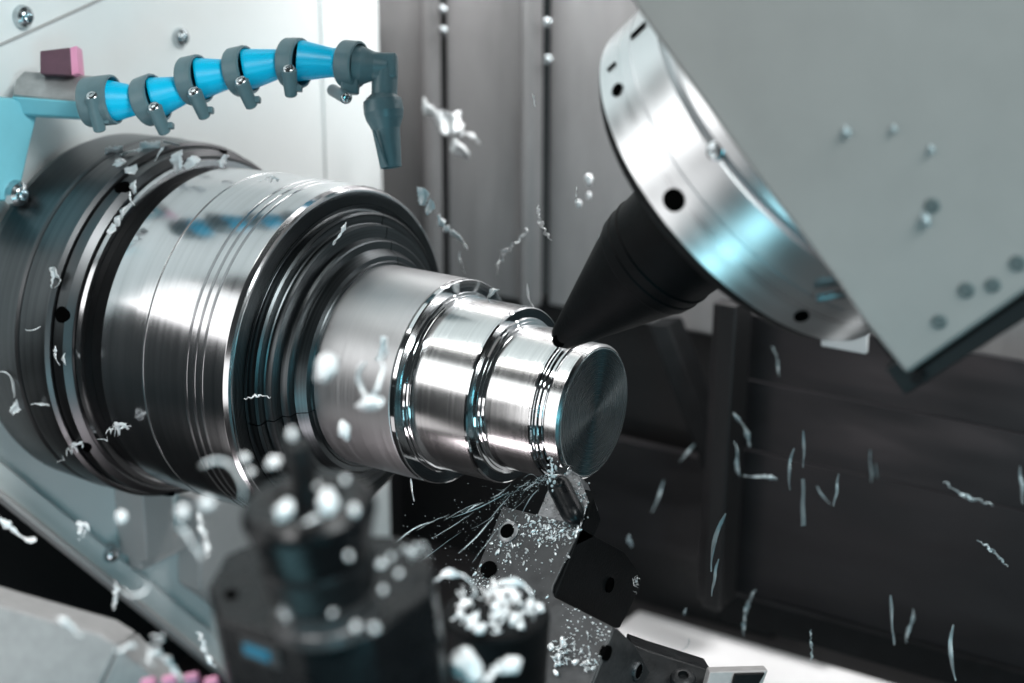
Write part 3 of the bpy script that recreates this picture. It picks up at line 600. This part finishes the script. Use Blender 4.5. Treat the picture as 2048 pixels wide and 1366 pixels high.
def chip_mesh(kind, seed):
    """unit-length chip along local Z, facing -Y"""
    r = random.Random(seed); jag = [r.uniform(.6, 1.3) for _ in range(80)]
    if kind == 'curl':
        n = 78; turns = r.uniform(3.5, 5.5); path = [V((.042 * (.5 + noise.noise(V((u * 9, seed, 0)))) * math.cos(2 * math.pi * turns * u * (1 + .3 * u)) + .07 * math.sin(4 * u + seed), .05 * math.sin(2 * math.pi * turns * u), u - .5 + .015 * math.sin(19 * u))) for u in (i / n for i in range(n + 1))]
        return ribbon(path, lambda u: .045 * (.25 + math.sin(math.pi * u)) * jag[int(u * 78)], .007, 9.0)
    if kind == 'zig':
        n = 26; path = [V((.035 * math.sin(i * 1.1 + r.uniform(-.6, .6)) * r.uniform(.3, 1.5) + .06 * math.sin(i * .21 + seed), .05 * r.uniform(-1, 1), i / n - .5)) for i in range(n + 1)]
        return ribbon(path, lambda u: .038 * (.4 + .7 * math.sin(math.pi * u)) * jag[int(u * 26)], .008, 5.0)
    if kind == 'sliver':
        n = 18; bend = r.uniform(-.10, .10); path = [V((bend * math.sin(math.pi * i / n), .03 * math.sin(i * .6), i / n - .5)) for i in range(n + 1)]
        return ribbon(path, lambda u: .055 * math.sin(math.pi * min(1, u * .9 + .06)) ** .7 * (.8 + .25 * jag[int(u * 18)]), .012, r.uniform(.8, 2.4))
    if kind == 'flat':
        n = 10; path = [V((.01 * math.sin(i), .01 * math.cos(i), i / n - .5)) for i in range(n + 1)]
        return ribbon(path, lambda u: .10 * (.9 + .1 * jag[int(u * 10)]), .010, .25)
    if kind == 'arc':
        n = 30; path = [V((.38 * math.cos(a) - .30, .05 * math.sin(3 * a), .5 * math.sin(a))) for a in (-1.35 + 2.7 * i / n for i in range(n + 1))]
        return ribbon(path, lambda u: .05 * (.2 + math.sin(math.pi * u)) * (.75 + .3 * jag[int(u * 30)]), .014, 1.4)
    if kind == 'bead':
        n = 44; k = r.choice((2, 3, 4)); path = [V((.07 * math.sin(5 * u + seed), .05 * math.cos(7 * u + seed), u - .5)) for u in (i / n for i in range(n + 1))]
        return ribbon(path, lambda u: .022 + .075 * abs(math.sin(math.pi * k * (u + .07 * math.sin(9 * u)))) * jag[int(u * 44)], .014, r.uniform(2, 6))
    if kind == 'flake':
        bm = bmesh.new(); nu, nv = 12, 5; off = V((seed * 1.7, seed * .3, 0)); rows = []
        for i in range(nu + 1):
            u = i / nu; w_ = .20 * (.35 + math.sin(math.pi * (.08 + .84 * u))) * r.uniform(.7, 1.25); sh = .12 * math.sin(4 * u + seed); row = []
            for j in range(nv + 1):
                v = (j / nv - .5) * 2; p = V((sh + v * w_, .16 * math.cos(2.2 * v + seed) + .10 * math.sin(5 * u + seed), (u - .5) + .08 * v * math.sin(seed)))
                row.append(p + V((1, 1, .5)) * .09 * noise.noise(p * 4 + off))
            rows.append([bm.verts.new(p) for p in row])
        for A, B in zip(rows, rows[1:]):
            for j in range(nv): bm.faces.new((A[j], A[j + 1], B[j + 1], B[j]))
        g = bmesh.ops.extrude_face_region(bm, geom=bm.faces[:]); bmesh.ops.translate(bm, vec=V((.01, .035, 0)), verts=[e for e in g['geom'] if isinstance(e, bmesh.types.BMVert)]); return bm
    if kind == 'lump':
        bm = bmesh.new(); bmesh.ops.create_icosphere(bm, subdivisions=3, radius=.42)
        for v in bm.verts: v.co *= 1 + .55 * noise.noise(v.co * 3.1 + V((seed, 0, 0))); v.co.x *= .62; v.co.y *= .55
        return bm
    if kind == 'tangle':
        bm = bmesh.new()
        for s in range(11):
            d = [r.uniform(-1, 1) for _ in range(6)]; n = 12; q = r.gauss(0, .2); w0 = r.choice((.012, .02, .045))
            tube([V((q * .55 + .13 * math.sin(3.3 * u + d[1] * 3), .18 * math.sin(3 * u + d[2] * 3), q + .26 * (u - .5) * (1 + d[3]) + .06 * math.sin(6 * u + d[4]))) for u in (i / n for i in range(n + 1))], lambda u: w0 * (.3 + math.sin(math.pi * u)) * jag[int(u * 12)], bm, 6, flat=.35)
        return bm
    if kind == 'loop':
        bm = bmesh.new(); n = 36
        tube([V((.26 * math.sin(a) * (1 + .15 * math.sin(3 * a)), .1 * math.sin(2 * a), .42 * math.cos(a))) for a in (.3 + 5.2 * i / n for i in range(n + 1))], lambda u: .035 + .07 * u * jag[int(u * 36)], bm, 8, flat=.5); return bm
CM = {}
def proto(kind, seed, dim):
    key = (kind, seed % 4, dim)
    if key not in CM:
        bm = chip_mesh(kind, key[1] * 11 + len(kind)); me = bpy.data.meshes.new('metal_chip'); bmesh.ops.recalc_face_normals(bm, faces=bm.faces); bm.to_mesh(me); bm.free()
        for p in me.polygons: p.use_smooth = kind in ('lump', 'bead', 'tangle', 'flake')
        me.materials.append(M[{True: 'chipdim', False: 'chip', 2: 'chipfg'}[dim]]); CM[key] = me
    return CM[key]
GR = {'air': 'chips flying off the cut', 'chuck': 'chips stuck to the chuck', 'head': 'chips stuck to the milling head', 'fg': 'blurred chips near the lens', 'wall': 'chips and drops on the back wall'}
def chip(px, py, L, ang, kind, d, label, g='air', dim=False, wide=1.0):
    """L in photo pixels, ang degrees clockwise from upright"""
    o = bpy.data.objects.new('metal_chip', proto(kind, int(px + py), dim)); COL.objects.link(o)
    p = P(px, py, d); s = L * d / FPX; a = math.radians(ang)
    zz = (UP * math.cos(a) + RGT * math.sin(a)).normalized(); tw = rnd.uniform(-.6, .6); yy = (FWD * math.cos(tw) + zz.cross(FWD) * math.sin(tw)).normalized(); xx = yy.cross(zz)
    o.matrix_world = Matrix(((xx.x * s * wide, yy.x * s * wide, zz.x * s, p.x), (xx.y * s * wide, yy.y * s * wide, zz.y * s, p.y), (xx.z * s * wide, yy.z * s * wide, zz.z * s, p.z), (0, 0, 0, 1)))
    tag(o, label, 'metal chip', GR[g]); return o
def on_ax(px, py, r, off=.0015):
    """depth of the spindle-centred cylinder of radius r at that pixel"""
    o = CAMP - V((0, 0, H)); d = FWD + RGT * ((px - 1024) / FPX) + UP * ((683 - py) / FPX)
    A = d.y ** 2 + d.z ** 2; B = 2 * (o.y * d.y + o.z * d.z); C_ = o.y ** 2 + o.z ** 2 - r * r; q = B * B - 4 * A * C_
    return (-B - math.sqrt(max(q, 0))) / (2 * A) - off
W = M
for a_ in [
    # on the chuck
    (108, 555, 42, 8, 'flake', .0992, 'upright white flake on the dark chuck flange', 1), (72, 655, 44, 60, 'arc', .0992, 'crescent shaped chip on the left of the chuck flange', 1),
    (113, 712, 40, -15, 'bead', .0992, 'lumpy bright chip below the crescent chip on the flange', 1), (22, 765, 60, -25, 'arc', .1, 'curved chip at the far left rim of the chuck', 1),
    (32, 812, 34, 20, 'flake', .1, 'small glinting chip under the left rim of the chuck', 1), (88, 808, 52, 80, 'bead', .099, 'wing shaped chip lying across the lower left flange', 1), (128, 718, 22, 5, 'flake', .0992, 'tiny chip just right of the lumpy one on the flange', 1),
    (150, 895, 68, 25, 'tangle', .099, 'hairy tangle of swarf low on the chuck flange', 1), (235, 858, 70, 38, 'tangle', .0965, 'feathery swarf tangle at the lower chuck ring', 1),
    (228, 300, 34, 70, 'flake', .1, 'leftmost pale chip on the crown of the flange', 1), (262, 304, 46, 80, 'bead', .1, 'beaded chip on the crown of the flange', 1), (300, 292, 40, 75, 'flake', .1, 'white chip at the very top of the flange', 1),
    (318, 308, 34, 40, 'bead', .1, 'short beaded chip beside the topmost flange chip', 1), (238, 328, 28, 65, 'flake', .0992, 'left one of two small white chips below the flange crown', 1), (262, 338, 26, 60, 'flake', .0992, 'right one of two small white chips below the flange crown', 1),
    (343, 287, 34, 105, 'flat', .1, 'flat strip chip right of the flange crown', 1), (356, 322, 42, 12, 'flake', .0965, 'tall white chip on the dark adapter ring', 1), (384, 326, 34, 60, 'flake', .0965, 'round white chip right of the tall one on the ring', 1),
    (447, 322, 28, 10, 'flake', .0955, 'lone white chip at the right end of the dark ring', 1), (268, 374, 26, 10, 'flake', .0965, 'topmost chip of the string beside the bolt hole', 1), (263, 398, 30, -20, 'bead', .0965, 'hooked chip in the middle of the string by the bolt hole', 1),
    (246, 424, 28, 30, 'flake', .0965, 'chip under the hooked one beside the silver ring', 1), (236, 442, 22, 10, 'flake', .0965, 'small round chip low in the string by the silver ring', 1), (222, 458, 22, 20, 'flake', .0965, 'lowest chip of the string by the silver ring', 1)]:
    px, py, L, an, kd, rr, lb, _ = a_
    chip(px, py, L, an, kd, on_ax(px, py, rr), lb, 'chuck')
for a_ in [
    # flying, left and middle
    (680, 468, 52, 25, 'bead', .80, 'two lobed white chip in front of the chuck face'), (515, 794, 54, 90, 'zig', .78, 'small level beaded chip before the dark chuck face'),
    (742, 755, 92, 12, 'loop', .60, 'large blurred ring of swarf over the matt shaft'), (742, 806, 60, 85, 'lump', .60, 'blurred lump under the large ring of swarf'), (765, 698, 50, 25, 'flake', .66, 'pointed sliver above the large ring of swarf'),
    (652, 738, 74, 25, 'lump', .55, 'soft pale smear of a chip at the rear of the shaft'), (688, 860, 44, -10, 'lump', .64, 'small blurred blob low on the matt shaft'), (825, 980, 46, -8, 'sliver', .78, 'slim chip falling below the matt shaft'),
    (543, 358, 44, 60, 'tangle', .80, 'faint tangled chip over the top of the chuck body'), (860, 218, 46, -35, 'flake', 1.10, 'upper left chip of the white cluster before the back wall'), (886, 246, 52, -40, 'flake', 1.10, 'slanted oval chip in the cluster before the wall'),
    (915, 250, 50, -30, 'flake', 1.10, 'round chip at the top of the wall cluster'), (935, 272, 60, -65, 'bead', 1.08, 'broad bright chip at the right of the wall cluster'), (920, 298, 46, -35, 'flake', 1.10, 'lowest chip of the bright wall cluster'),
    (1068, 200, 26, -20, 'bead', .84, 'tiny sharp chip high beside the second wall fold'), (1152, 390, 34, 15, 'curl', .80, 'tiny crisp curl of swarf left of the drum'), (1178, 360, 30, 0, 'lump', 1.0, 'round blurred chip just right of the crisp curl'),
    (1178, 392, 20, 0, 'lump', 1.0, 'middle blurred dot below the round chip'), (1158, 408, 20, 0, 'lump', 1.0, 'lowest blurred dot left of the drum'), (1087, 446, 76, -18, 'curl', .86, 'glinting twisted chip along the second wall fold'),
    (843, 393, 36, -20, 'flake', .90, 'small pale chip at upper right of the chuck rim'), (858, 414, 30, 10, 'flake', .90, 'glinting dot beside the upper chuck rim'), (905, 465, 90, -35, 'bead', .93, 'long faint beaded strand right of the chuck'),
    (925, 525, 46, -15, 'sliver', .93, 'faint sliver ending the strand right of the chuck'), (1020, 500, 110, 32, 'zig', .92, 'long faint kinked strand above the shaft step'), (1062, 592, 52, -15, 'sliver', .86, 'thin curved sliver above the front diameter'),
    (1195, 500, 60, 22, 'bead', .92, 'faint chip beside the black nose of the head'), (985, 585, 26, 60, 'flake', .84, 'faint grey chip above the middle step')]:
    chip(*a_)
for a_ in [
    # right half, in front of the dark way cover
    (1512, 722, 46, -28, 'arc', .95, 'short curved chip under the drum near the post'), (1553, 722, 60, -14, 'zig', .92, 'zigzag chip below the drum'), (1580, 706, 36, 20, 'sliver', .95, 'small sliver right of the zigzag chip'), (1600, 700, 46, 25, 'sliver', .95, 'thin slanting sliver below the drum edge'),
    (1628, 700, 24, 0, 'flake', 1.10, 'dot like chip below the drum edge'), (1748, 782, 74, 28, 'bead', 1.0, 'broad blurred chip under the corner of the head'), (1448, 640, 70, 22, 'sliver', 1.0, 'pale sliver crossing the top of the post'),
    (1487, 860, 76, -24, 'bead', .90, 'hooked chip just right of the post'), (1474, 918, 70, -12, 'bead', .90, 'upright limb of the chip below the hook'), (1520, 954, 68, 100, 'bead', .90, 'level beaded chip extending right from the post'),
    (1375, 906, 48, 40, 'sliver', .95, 'slanting sliver left of the post'), (1316, 992, 68, 20, 'sliver', .95, 'longer sliver further left of the post'), (1405, 1010, 62, 0, 'bead', 1.08, 'upright beaded chip left of the post'),
    (1437, 1085, 120, 14, 'sliver', .82, 'long leaf shaped chip across the lower post'), (1430, 1155, 76, 10, 'sliver', .82, 'dim leaf shaped chip under the long one on the post'), (1511, 1090, 56, -4, 'sliver', 1.0, 'dim blurred chip right of the lower post'),
    (1606, 898, 74, 0, 'sliver', .86, 'needle tipped upright chip in the middle of the cover'), (1584, 938, 84, 5, 'sliver', .86, 'narrow leaf chip left of the flat strip'), (1606, 1005, 94, 0, 'flat', .86, 'flat straight strip falling upright'),
    (1562, 968, 50, 20, 'sliver', 1.0, 'dim blurred sliver left of the leaf chip'), (1648, 990, 48, -38, 'sliver', .90, 'slanting chip right of the flat strip'), (1672, 980, 66, 8, 'sliver', .86, 'hair thin bow shaped chip'),
    (1690, 930, 46, -14, 'sliver', .95, 'short pale chip above the bow shaped one'), (1742, 922, 84, -3, 'flat', .93, 'striped streaky chip falling upright'), (1752, 925, 70, -6, 'flat', .93, 'second strand right beside the striped chip'), (1790, 985, 72, -22, 'bead', 1.08, 'blurred comma shaped chip right of the striped one'),
    (1825, 872, 66, -14, 'sliver', .93, 'slim bright sliver in the upper middle of the cover'), (1952, 872, 100, -24, 'bead', .92, 'long beaded chip high at the right'), (1868, 960, 60, -50, 'zig', .96, 'dim kinked chip at the right of the cover'),
    (1935, 990, 110, -62, 'zig', .88, 'long thin twisted strand at the right'), (1985, 1106, 82, -50, 'curl', .84, 'bright twisted curl at the right edge'), (2022, 1195, 74, -38, 'curl', .92, 'dim curl below the bright curl'),
    (1596, 1120, 84, 2, 'bead', 1.0, 'faint upright pair of blobs low on the cover'), (1496, 1225, 96, 16, 'curl', .90, 'twisted chip above the bright tray'), (1622, 1292, 66, 6, 'curl', .84, 'small cyan tinted squiggle near the bottom'),
    (1672, 1264, 74, -20, 'bead', 1.08, 'blurred chip right of the squiggle near the bottom'), (1785, 1240, 100, -4, 'sliver', .86, 'long spear shaped chip near the bottom'), (1820, 1252, 68, 8, 'bead', .90, 'blurred beaded chip right of the spear'),
    (1909, 1305, 112, -3, 'sliver', .84, 'brightest spear shaped chip at the lower right'), (1775, 1345, 50, 6, 'bead', 1.08, 'blurred dot at the bottom edge below the spear'), (2042, 970, 76, -5, 'sliver', .9, 'chip cut by the right edge of the view'),
    (1370, 1225, 30, 0, 'tangle', .86, 'faint scratchy chip over the bright tray'), (1374, 1290, 26, 30, 'arc', .86, 'small pale arc over the bright tray'), (1260, 1082, 26, -10, 'flake', .90, 'blurred chip above the black side of the block')]:
    a_ = list(a_)
    if a_[5] > .8: a_[5] = min(1.22, .80 + (a_[5] - .80) * 2.0)
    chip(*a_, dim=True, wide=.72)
for a_ in [
    (462, 945, 108, -48, 'arc', 0.5, 'big bright arched chip in front of the chuck bottom'), (490, 916, 34, -30, 'lump', 0.523, 'oval bright chip right of the big arch'), (502, 943, 28, -30, 'lump', 0.523, 'smaller oval chip below the oval one by the arch'),
    (548, 924, 51, 62, 'lump', 0.511, 'blurred oblong chip left of the driven tool shaft'), (365, 1025, 52, 5, 'lump', 0.48, 'cyan teardrop chip left of the driven tool'), (414, 1006, 48, 98, 'lump', 0.48, 'level oval chip joining teardrop and arch'), (378, 1082, 84, -35, 'sliver', 0.5, 'long slanting sliver under the teardrop chip'),
    (406, 1068, 92, 0, 'curl', 0.62, 'upright braided curl left of the driven tool'), (165, 1058, 58, -40, 'tangle', 0.7, 'tangled chip over the pale lower panel'), (35, 1062, 86, -60, 'bead', 0.68, 'beaded strand in the dark lower left corner'),
    (229, 1190, 60, 3, 'curl', 0.66, 'short upright curl below the rim screw'), (275, 1184, 56, 75, 'arc', 0.55, 'blurred arc crossing the slanted rim'), (140, 1252, 60, -60, 'bead', 0.55, 'blurred chip above the cast housing'),
    (250, 1296, 46, 85, 'bead', 0.56, 'small chip above the corner of the cast housing'), (308, 1300, 72, -20, 'tangle', 0.58, 'wiry chip above the cast housing corner'), (345, 1335, 72, -50, 'bead', 0.58, 'beaded chip above the pink conduit'), (412, 1300, 80, -35, 'curl', 0.66, 'curl of swarf left of the base of the driven tool'),
    (243, 1035, 30, 10, 'lump', 0.56, 'blurred dot at the pale guide block'), (690, 960, 26, 20, 'lump', 0.477, 'grey blurred chip above the rim of the collet nut'),
    (583, 868, 39, -10, 'lump', 0.491, 'bright blob on the tip of the driven tool shaft'),
    (568, 1020, 48, 40, 'lump', 0.475, 'big bright blob on the left of the collet nut'), (655, 1004, 54, 0, 'lump', 0.475, 'big bright blob right of the driven tool shaft'), (635, 972, 23, 50, 'lump', 0.489, 'cyan glint behind the blob on the collet nut'), (708, 1020, 39, 0, 'lump', 0.475, 'round blob at the right rim of the collet nut'), (622, 1040, 44, 80, 'bead', 0.472, 'small blobs at the front of the collet nut'),
    (697, 1112, 26, -20, 'lump', 0.472, 'round cyan droplet like chip on the nut skirt'), (762, 1128, 34, 60, 'lump', 0.494, 'left blob of the pair beside the nut'), (781, 1114, 20, 0, 'lump', 0.489, 'small white blob of the pair beside the nut'), (797, 1146, 23, 30, 'lump', 0.494, 'pinkish blob beside the nut'), (766, 1180, 26, 0, 'lump', 0.489, 'round white blob on the right of the base body'),
    (712, 1254, 31, 0, 'lump', 0.466, 'round blob at the front edge of the base body'), (748, 1256, 32, -60, 'lump', 0.466, 'cyan oval blob at the front edge of the base body'), (665, 1226, 20, 40, 'lump', 0.477, 'dim blob on the front of the base body'), (572, 1230, 36, -60, 'tangle', 0.477, 'dim tangled chip on the left of the base body'),
    (825, 1105, 70, 50, 'tangle', 0.534, 'wiry chip at the far right corner of the base body'), (935, 1335, 90, -35, 'lump', 0.55, 'large white blob at the bottom before the black cap'), (1022, 1330, 48, 60, 'lump', 0.55, 'round white head of the chip before the cap'), (982, 1352, 86, 60, 'bead', 0.55, 'white strand joining the two blobs before the cap')]:
    px, py, L, an, kd, d, lb = a_
    if kd == 'lump' and d < .53 and not lb.startswith('big'): L *= .66
    chip(px, py, L, an, kd, d, lb, 'fg', dim=2, wide=1.25)
chip(1160, 646, 22, 40, 'lump', .768, 'tiny cyan lit chip on the black nose', 'head')
chip(1272, 1165, 36, -20, 'tangle', .80, 'tiny wisp caught on the corner of the black block side', 'air')
for px, py, L in ((1693, 262, 26), (1788, 258, 20), (1862, 299, 22), (1850, 438, 34)):
    p = hp(px, py, .0006); d = (p - CAMP).dot(FWD)
    chip(px, py, L, -20, 'lump', d, {1693: 'leftmost small speck on the grey head panel', 1788: 'faint speck second from the left on the head panel', 1862: 'round bright speck on the grey head panel', 1850: 'pale smear left of the panel dimple'}[px], 'head', dim=True)

# heaps nobody could count
r_ = random.Random(11)
hp_ = bmesh.new()
def clump(bm, p, s, kind):
    src = chip_mesh(kind, r_.randint(0, 999)); q = Quaternion(V((r_.uniform(-1, 1), r_.uniform(-1, 1), r_.uniform(-1, 1))).normalized(), r_.uniform(0, 6.28))
    mx = Matrix.Translation(p) @ q.to_matrix().to_4x4() @ Matrix.Scale(s, 4); bmesh.ops.transform(src, matrix=mx, verts=src.verts)
    me = bpy.data.meshes.new('tmp'); src.to_mesh(me); src.free(); bm.from_mesh(me); bpy.data.meshes.remove(me)
for i in range(74):
    a = r_.uniform(0, 6.28); rr = 90 * math.sqrt(r_.random()); p = P(992, 1222, .62) + (RGT * math.cos(a) + CA.cross(RGT) * math.sin(a)) * rr * ck + CA * r_.uniform(.0005, .0065) * (1 - rr / 130)
    clump(hp_, p, r_.uniform(.0035, .0085), r_.choice(('lump', 'bead', 'arc', 'curl', 'tangle')))
for a0, a1, cx, cy, R_ in ((3.3, 6.1, 905, 1180, 42), (3.5, 6.6, 1020, 1200, 46)):
    pts = [P(cx + R_ * math.cos(a), cy + R_ * .8 * math.sin(a), .61) for a in (a0 + (a1 - a0) * i / 14 for i in range(15))]; 
    rb = ribbon([p_ + V((r_.uniform(-1, 1), r_.uniform(-1, 1), r_.uniform(-1, 1))) * .0004 for p_ in pts], lambda u: .0003 + .0013 * math.sin(3.1 * u) * (.7 + .4 * math.sin(17 * u)), .0002, 2.5); me_ = bpy.data.meshes.new('tmp'); rb.to_mesh(me_); rb.free(); hp_.from_mesh(me_); bpy.data.meshes.remove(me_)
tag(link('chip_heap', hp_, M['chipfg'], origin=P(992, 1222, .62), smooth=60), 'heap of bright curled chips on the black round cap', 'chip heap', kind='stuff')
hp_ = bmesh.new()
for i in range(40):
    px, py = 1140 + r_.gauss(0, 26), 1305 + r_.gauss(0, 20); clump(hp_, tp(px, py, .0012 + r_.uniform(0, .002)), r_.uniform(.0025, .006), r_.choice(('lump', 'bead', 'curl', 'tangle')))
tag(link('chip_drift', hp_, M['chip'], origin=tp(1140, 1305), smooth=60), 'drift of bright chips at the foot of the tool block', 'chip heap', kind='stuff')
hp_ = bmesh.new()
def inside(px, py):
    return (px - 1005) * .40 + (py - 1012) * 1 > 0 and px < 1163 - (py - 1052) * .42 and px > 1003 - (py - 1012) * .42 and py > 1012 + (px - 1005) * .255
cnt = 0
while cnt < 760:
    m_ = r_.random()
    if m_ < .42: px, py = r_.gauss(1105, 34), r_.gauss(1060, 15)
    elif m_ < .62: px, py = r_.gauss(1020, 22), r_.gauss(1085, 28)
    elif m_ < .74: px, py = r_.gauss(960, 16), r_.gauss(1165, 20)
    else: px, py = r_.uniform(940, 1165), r_.uniform(1015, 1240)
    if not inside(px, py) or math.hypot(px - 978, py - 1139) < 16 or math.hypot(px - 1016, py - 1063) < 14: continue
    cnt += 1; s = r_.choice((.0001, .00015, .0002, .0003, .0004, .0007)) * r_.uniform(.7, 1.3); p = tp(px, py, s * .4)
    bmesh.ops.create_icosphere(hp_, subdivisions=1, radius=s, matrix=Matrix.Translation(p) @ Matrix.Rotation(r_.uniform(0, 3), 4, TN) @ Matrix.Diagonal((r_.uniform(.6, 2.0), r_.uniform(.5, 1.1), .7, 1)))
for i in range(160):
    px, py = r_.uniform(1120, 1220), r_.uniform(1205, 1330); s = r_.uniform(.0001, .0005)
    if px > 1226 - (py - 1254) * .4 or py < 1190 + (px - 1106) * .55: continue
    bmesh.ops.create_icosphere(hp_, subdivisions=1, radius=s, matrix=Matrix.Translation(tp(px, py, s * .4)) @ Matrix.Diagonal((r_.uniform(.6, 2.0), 1, .7, 1)))
for i in range(40):
    s = r_.uniform(.0002, .0007); p = kp(1160 + r_.gauss(0, 9), 1005 + r_.gauss(0, 20), s * .3)
    bmesh.ops.create_icosphere(hp_, subdivisions=1, radius=s, matrix=Matrix.Translation(p))
tag(link('chip_dust', hp_, M['chip'], origin=tp(1060, 1100)), 'fine bright chip dust sprinkled over the tool block', 'chip dust', kind='stuff')
